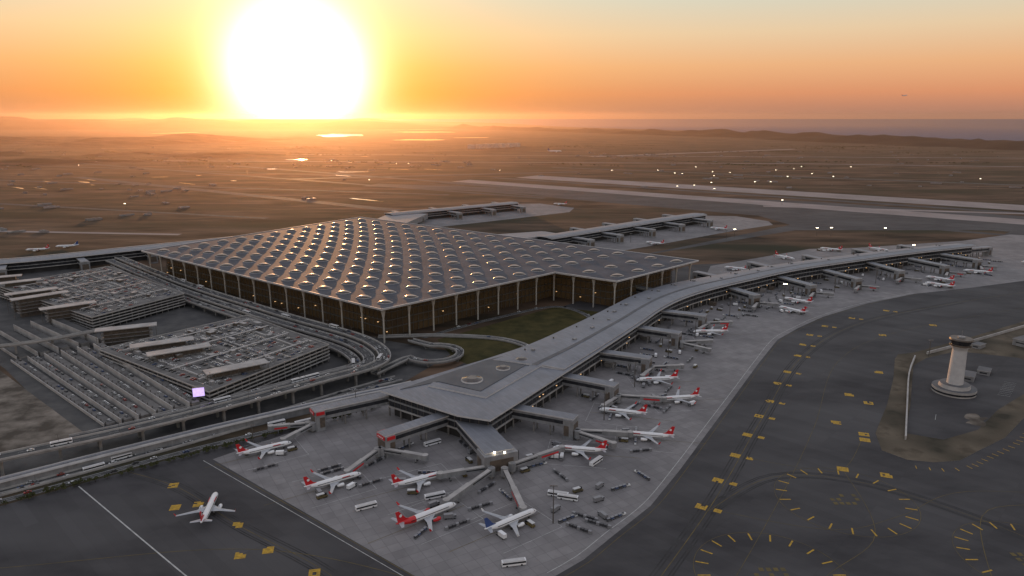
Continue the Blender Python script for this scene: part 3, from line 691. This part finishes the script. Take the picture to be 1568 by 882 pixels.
for x,y,a in [(-173,462,.6),(-128,461,.6),(-125,456,.6),(-33,389,.6),(-20,410,.5),(-95,440,.6),(45,398,-.5),(52,390,-.5),(40,385,-.6),(95,488,.2)]:
    inst(mct,'baggage_containers',x,y,.05,a);placed.append((x,y))
apin=inset(apr,7)
def put(me,nm,x,y,a,mind=7):
    if not inpoly(x,y,apin): return
    if any((x-u)**2+(y-v)**2<mind*mind for u,v in placed): return
    placed.append((x,y));inst(me,nm,x,y,.05,a)
KIND=[(mtr,'service_truck'),(mtr2,'service_truck'),(mtn,'baggage_train'),(mld,'cargo_loader'),(mct,'baggage_containers'),(mtn,'baggage_train')]
for pl in planes[:20]:
    n_,t_,_=pl;d=(Vector(n_)-Vector(t_)).normalized();pn=Vector((-d.y,d.x));c=(Vector(n_)+Vector(t_))/2
    if pl is planes[5]: continue
    for _ in range(5):
        sd_=R.choice([-1,1]);p=c+d*R.choice([9,12,-9,-12,18])+pn*sd_*R.uniform(5,12)
        me,nm=R.choice(KIND[:4]);put(me,nm,p.x,p.y,math.atan2(d.y,d.x)+R.choice([0,1.57,.4,-.5]),6)
for _ in range(260):
    i=R.randrange(0,len(dp));o=R.uniform(-.5,-.12) if R.random()<.5 else R.uniform(-1.2,-.6)
    x,y=lerp(*dp[i],o);me,nm=R.choice(KIND);put(me,nm,x,y,math.radians(59)+R.choice([0,1.57,.3]))
for _ in range(50):
    x=R.gauss(5,50);y=R.gauss(438,28);me,nm=R.choice(KIND)
    if all(math.dist((x,y),((p[0][0]+p[1][0])/2,(p[0][1]+p[1][1])/2))>22 for p in planes[:8]): put(me,nm,x,y,R.choice([.5,2.1,.9]),12)
for _ in range(14):
    me,nm=R.choice(KIND[1:3]+KIND[4:]);put(me,nm,46+R.gauss(0,14),394+R.gauss(0,9),R.choice([.6,2.1]),7)
# masts
def mast(x,y,h,lit=False):
    b=MB();b.cyl(x,y,0,h,.45,.2,'mull',8)
    b.box((x,y,h),(4.5,.5,.5),'mull')
    for i in(-2,-.7,.7,2): b.box((x+i,y-.4,h-.3),(.9,.5,.7),'lamp' if lit else 'panel')
    b.obj('floodlight_mast')
for x,y,h,l in [(25,392,25,0),(430,705,18,0),(-130,560,20,0),(75,545,24,0),(112,618,24,0),(160,700,24,0),(205,770,24,0),(270,860,24,0),(-195,500,16,0),(365,935,24,1),(455,985,24,0),(540,1040,24,0)]: mast(x,y,h,l)
for _ in range(26): mast(R.uniform(500,1900),R.uniform(2300,3600),14,R.random()<.8)
for _ in range(16): mast(R.uniform(-2200,900),R.uniform(1900,4200),14,R.random()<.5)
for _ in range(8): mast(R.uniform(200,800),R.uniform(1250,1500),18,R.random()<.4)
for i in range(26):
    p=vp[int(i*len(vp)/27)];b=MB();b.cyl(p.x,p.y,14,22,.15,.1,'mull',6);b.box((p.x,p.y,22),(3.4,.3,.25),'mull');b.obj('street_lamp')
# ------------------------------------------------------------------ distant things
b=MB()
def house(b,x,y,sx,sy,h,a):
    b.box((x,y,h/2),(sx,sy,h),R.choice(['conc','panel','runway']),a,top=R.choice(['conc','deck','deck','roof2']));b.box((x,y,h+.4),(sx*.3,sy*.3,.8),'conc',a)
for cx,cy,sx_,sy_,n in [(-1500,2400,350,300,30),(-1900,3400,700,400,30),(-600,3800,500,300,40),(1000,3000,500,300,30),(-3200,4500,900,700,40),(800,4700,300,150,30),(2200,4300,900,400,40),(-1200,1650,250,150,25)]:
    for _ in range(n): house(b,R.gauss(cx,sx_),R.gauss(cy,sy_),R.uniform(10,40),R.uniform(7,14),R.uniform(2.5,5),math.radians(R.choice([-39,51])))
for i in range(7): b.box((-320+i*60,5750+i*62,17),(45,40,34),'concl',.8)
b.obj('distant_buildings')
def hills(name,x0,x1,y0,y1,nx,ny,hfun,k='hill'):
    vs=[];
    for j in range(ny+1):
        for i in range(nx+1):
            x=x0+(x1-x0)*i/nx;y=y0+(y1-y0)*j/ny;vs.append((x,y,hfun(x,y,i/nx,j/ny)))
    b=MB();b.add(vs,[[j*(nx+1)+i,j*(nx+1)+i+1,(j+1)*(nx+1)+i+1,(j+1)*(nx+1)+i] for j in range(ny) for i in range(nx)],k,True);b.obj(name)
def fb(x,y,s,seed=0,o=5): return noise.fractal(Vector((x/s,y/s,seed)),1.0,2.0,o)
def edge_f(u,v): return min(1,u*6,(1-u)*6)*min(1,v*4,(1-v)*4)
hills('hills',-16000,-1500,15000,24000,120,40,lambda x,y,u,v:-3+edge_f(u,v)*max(0,180+170*fb(x,y,3500,1)))
hills('hills',-9000,-1800,6000,9500,110,50,lambda x,y,u,v:-3+edge_f(u,v)*max(0,20+70*fb(x,y,1300,5)),'earth')
hills('hills',-5000,-1400,3600,5600,90,50,lambda x,y,u,v:-3+edge_f(u,v)*max(0,2+45*fb(x,y,700,9)),'earth')
cl=spline([(-1500,18000),(800,14500),(2600,11200),(3500,9300),(4100,7400),(4900,5600),(6500,4300)],150)
vs=[];W_=14
for i,p in enumerate(cl):
    t=(cl[min(len(cl)-1,i+1)]-cl[max(0,i-1)]).normalized()
    for j in range(W_+1):
        f=math.sin(math.pi*j/W_)
        q=p+Vector((-t.y,t.x))*(500-1500*j/W_)
        vs.append((q.x,q.y,-3+f**.8*max(4,32+85*fb(q.x,q.y,700,3,7))*(1 if i>3 else .5)))
b=MB();b.add(vs,[[i*(W_+1)+j,(i+1)*(W_+1)+j,(i+1)*(W_+1)+j+1,i*(W_+1)+j+1] for i in range(len(cl)-1) for j in range(W_)],'hill',True);b.obj('coastal_ridge')
b=MB()
def clump(b,x,y,z,r,n=5):
    for _ in range(n):
        cx,cy,cz=x+R.gauss(0,r*.5),y+R.gauss(0,r*.5),z+abs(R.gauss(0,r*.35));q=r*R.uniform(.3,.6)
        a=R.uniform(0,3.1);c=[(cx+q*math.cos(a+k*2.1),cy+q*math.sin(a+k*2.1),cz) for k in range(3)]+[(cx,cy,cz+q)]
        b.add(c,[[0,1,3],[1,2,3],[2,0,3]],'leaf')
for _ in range(60):
    cx,cy=R.uniform(-5000,4000),R.uniform(3600,6500);aa=R.uniform(-.8,.2)
    for _ in range(30):
        t=R.gauss(0,160);clump(b,cx+t*math.cos(aa)+R.gauss(0,18),cy+t*math.sin(aa)+R.gauss(0,18),0,R.uniform(4,8),4)
b.obj('distant_trees')
b=MB()
for i in range(70):
    x,y=lerp((-110,572),(-400,355),i/70+R.uniform(-.006,.006));x+=R.gauss(0,1.5)
    b.cyl(x,y,0,2.2,.18,.1,'bark',5);clump(b,x,y,1.6,R.uniform(1.6,2.6),16)
b.obj('tree_row')
# ------------------------------------------------------------------ haze (real participating medium over the plain)
b=MB();b.prism([(-12000,1550),(12000,1550),(12000,22000),(-12000,22000)],-20,330,'dark');hz=b.obj('haze')
hm=bpy.data.materials.new('haze_volume');hm.use_nodes=True;nt=hm.node_tree;nt.nodes.clear()
vsn=nn(nt,'ShaderNodeVolumeScatter');vsn.inputs['Color'].default_value=(1,.70,.50,1);vsn.inputs['Density'].default_value=.000034;vsn.inputs['Anisotropy'].default_value=.78
va_=nn(nt,'ShaderNodeVolumeAbsorption');va_.inputs['Color'].default_value=(.75,.45,.3,1);va_.inputs['Density'].default_value=.000026
vadd=nn(nt,'ShaderNodeAddShader');nt.links.new(vsn.outputs[0],vadd.inputs[0]);nt.links.new(va_.outputs[0],vadd.inputs[1])
ou=nn(nt,'ShaderNodeOutputMaterial');nt.links.new(vadd.outputs[0],ou.inputs['Volume']);hz.data.materials.clear();hz.data.materials.append(hm)
# ------------------------------------------------------------------ sky + sun
SE,SA=math.radians(3.1),math.radians(-16)
sd=Vector((math.sin(SA)*math.cos(SE),math.cos(SA)*math.cos(SE),math.sin(SE)))
w=bpy.data.worlds.new('World');sc.world=w;w.use_nodes=True;nt=w.node_tree;nt.nodes.clear();L=nt.links
tc=nn(nt,'ShaderNodeTexCoord');nrm=nn(nt,'ShaderNodeVectorMath',operation='NORMALIZE');L.new(tc.outputs['Generated'],nrm.inputs[0])
sx=nn(nt,'ShaderNodeSeparateXYZ');L.new(nrm.outputs[0],sx.inputs[0])
mr=nn(nt,'ShaderNodeMapRange');mr.inputs[1].default_value=-.02;mr.inputs[2].default_value=.6;L.new(sx.outputs['Z'],mr.inputs[0])
rp_=nn(nt,'ShaderNodeValToRGB');cr=rp_.color_ramp
stops=[(-.02,(.36,.17,.12)),(.005,(.44,.21,.15)),(.03,(.70,.29,.15)),(.065,(.80,.43,.22)),(.105,(.78,.58,.37)),(.155,(.62,.65,.55)),(.25,(.58,.61,.64)),(.6,(.50,.51,.58))]
while len(cr.elements)<len(stops): cr.elements.new(.5)
for e,(p,c) in zip(cr.elements,stops): e.position=(p+.02)/.62;e.color=(*c,1)
L.new(mr.outputs[0],rp_.inputs[0])
dt=nn(nt,'ShaderNodeVectorMath',operation='DOT_PRODUCT');L.new(nrm.outputs[0],dt.inputs[0]);dt.inputs[1].default_value=sd
ac=nn(nt,'ShaderNodeMath',operation='ARCCOSINE');L.new(dt.outputs['Value'],ac.inputs[0])
def gauss(sig,pw=2.0):
    d=nn(nt,'ShaderNodeMath',operation='DIVIDE');L.new(ac.outputs[0],d.inputs[0]);d.inputs[1].default_value=math.radians(sig)
    p=nn(nt,'ShaderNodeMath',operation='POWER');L.new(d.outputs[0],p.inputs[0]);p.inputs[1].default_value=pw
    m=nn(nt,'ShaderNodeMath',operation='MULTIPLY');L.new(p.outputs[0],m.inputs[0]);m.inputs[1].default_value=-1
    e=nn(nt,'ShaderNodeMath',operation='EXPONENT');L.new(m.outputs[0],e.inputs[0]);return e.outputs[0]
prev=rp_.outputs['Color']
for sig,pw,col in [(3.6,2.0,(5,5,4.6)),(6.2,1.8,(.8,.5,.1)),(15,1.4,(.42,.10,-.14))]:
    s_=nn(nt,'ShaderNodeVectorMath',operation='SCALE');s_.inputs[0].default_value=col;L.new(gauss(sig,pw),s_.inputs['Scale'])
    a_=nn(nt,'ShaderNodeVectorMath',operation='ADD');L.new(prev,a_.inputs[0]);L.new(s_.outputs[0],a_.inputs[1]);prev=a_.outputs[0]
mxz=nn(nt,'ShaderNodeVectorMath',operation='MAXIMUM');L.new(prev,mxz.inputs[0]);mxz.inputs[1].default_value=(0,0,0)
bg=nn(nt,'ShaderNodeBackground');L.new(mxz.outputs[0],bg.inputs[0]);bg.inputs[1].default_value=1.0
st=nn(nt,'ShaderNodeTexSky');st.sky_type='NISHITA';st.sun_disc=False;st.sun_elevation=SE;st.sun_rotation=SA;st.altitude=200;st.dust_density=3
b2=nn(nt,'ShaderNodeBackground');L.new(st.outputs[0],b2.inputs[0]);b2.inputs[1].default_value=.008
ad=nn(nt,'ShaderNodeAddShader');L.new(bg.outputs[0],ad.inputs[0]);L.new(b2.outputs[0],ad.inputs[1])
wo=nn(nt,'ShaderNodeOutputWorld');L.new(ad.outputs[0],wo.inputs[0])
sl=bpy.data.lights.new('sun','SUN');sl.energy=2.6;sl.angle=math.radians(.6);sl.color=(1,.47,.18)
so=bpy.data.objects.new('sun',sl);sc.collection.objects.link(so);so.rotation_euler=(-sd).to_track_quat('-Z','Y').to_euler()
# ------------------------------------------------------------------ camera
cm=bpy.data.cameras.new('camera');cm.lens=36*1100/1568;cm.clip_end=300000;cm.clip_start=1
co=bpy.data.objects.new('camera',cm);sc.collection.objects.link(co);co.location=(0,0,240)
co.rotation_euler=(math.pi/2-math.atan(261/1100),0,0);sc.camera=co
sc.view_settings.view_transform='Standard';sc.view_settings.look='None';sc.view_settings.exposure=0
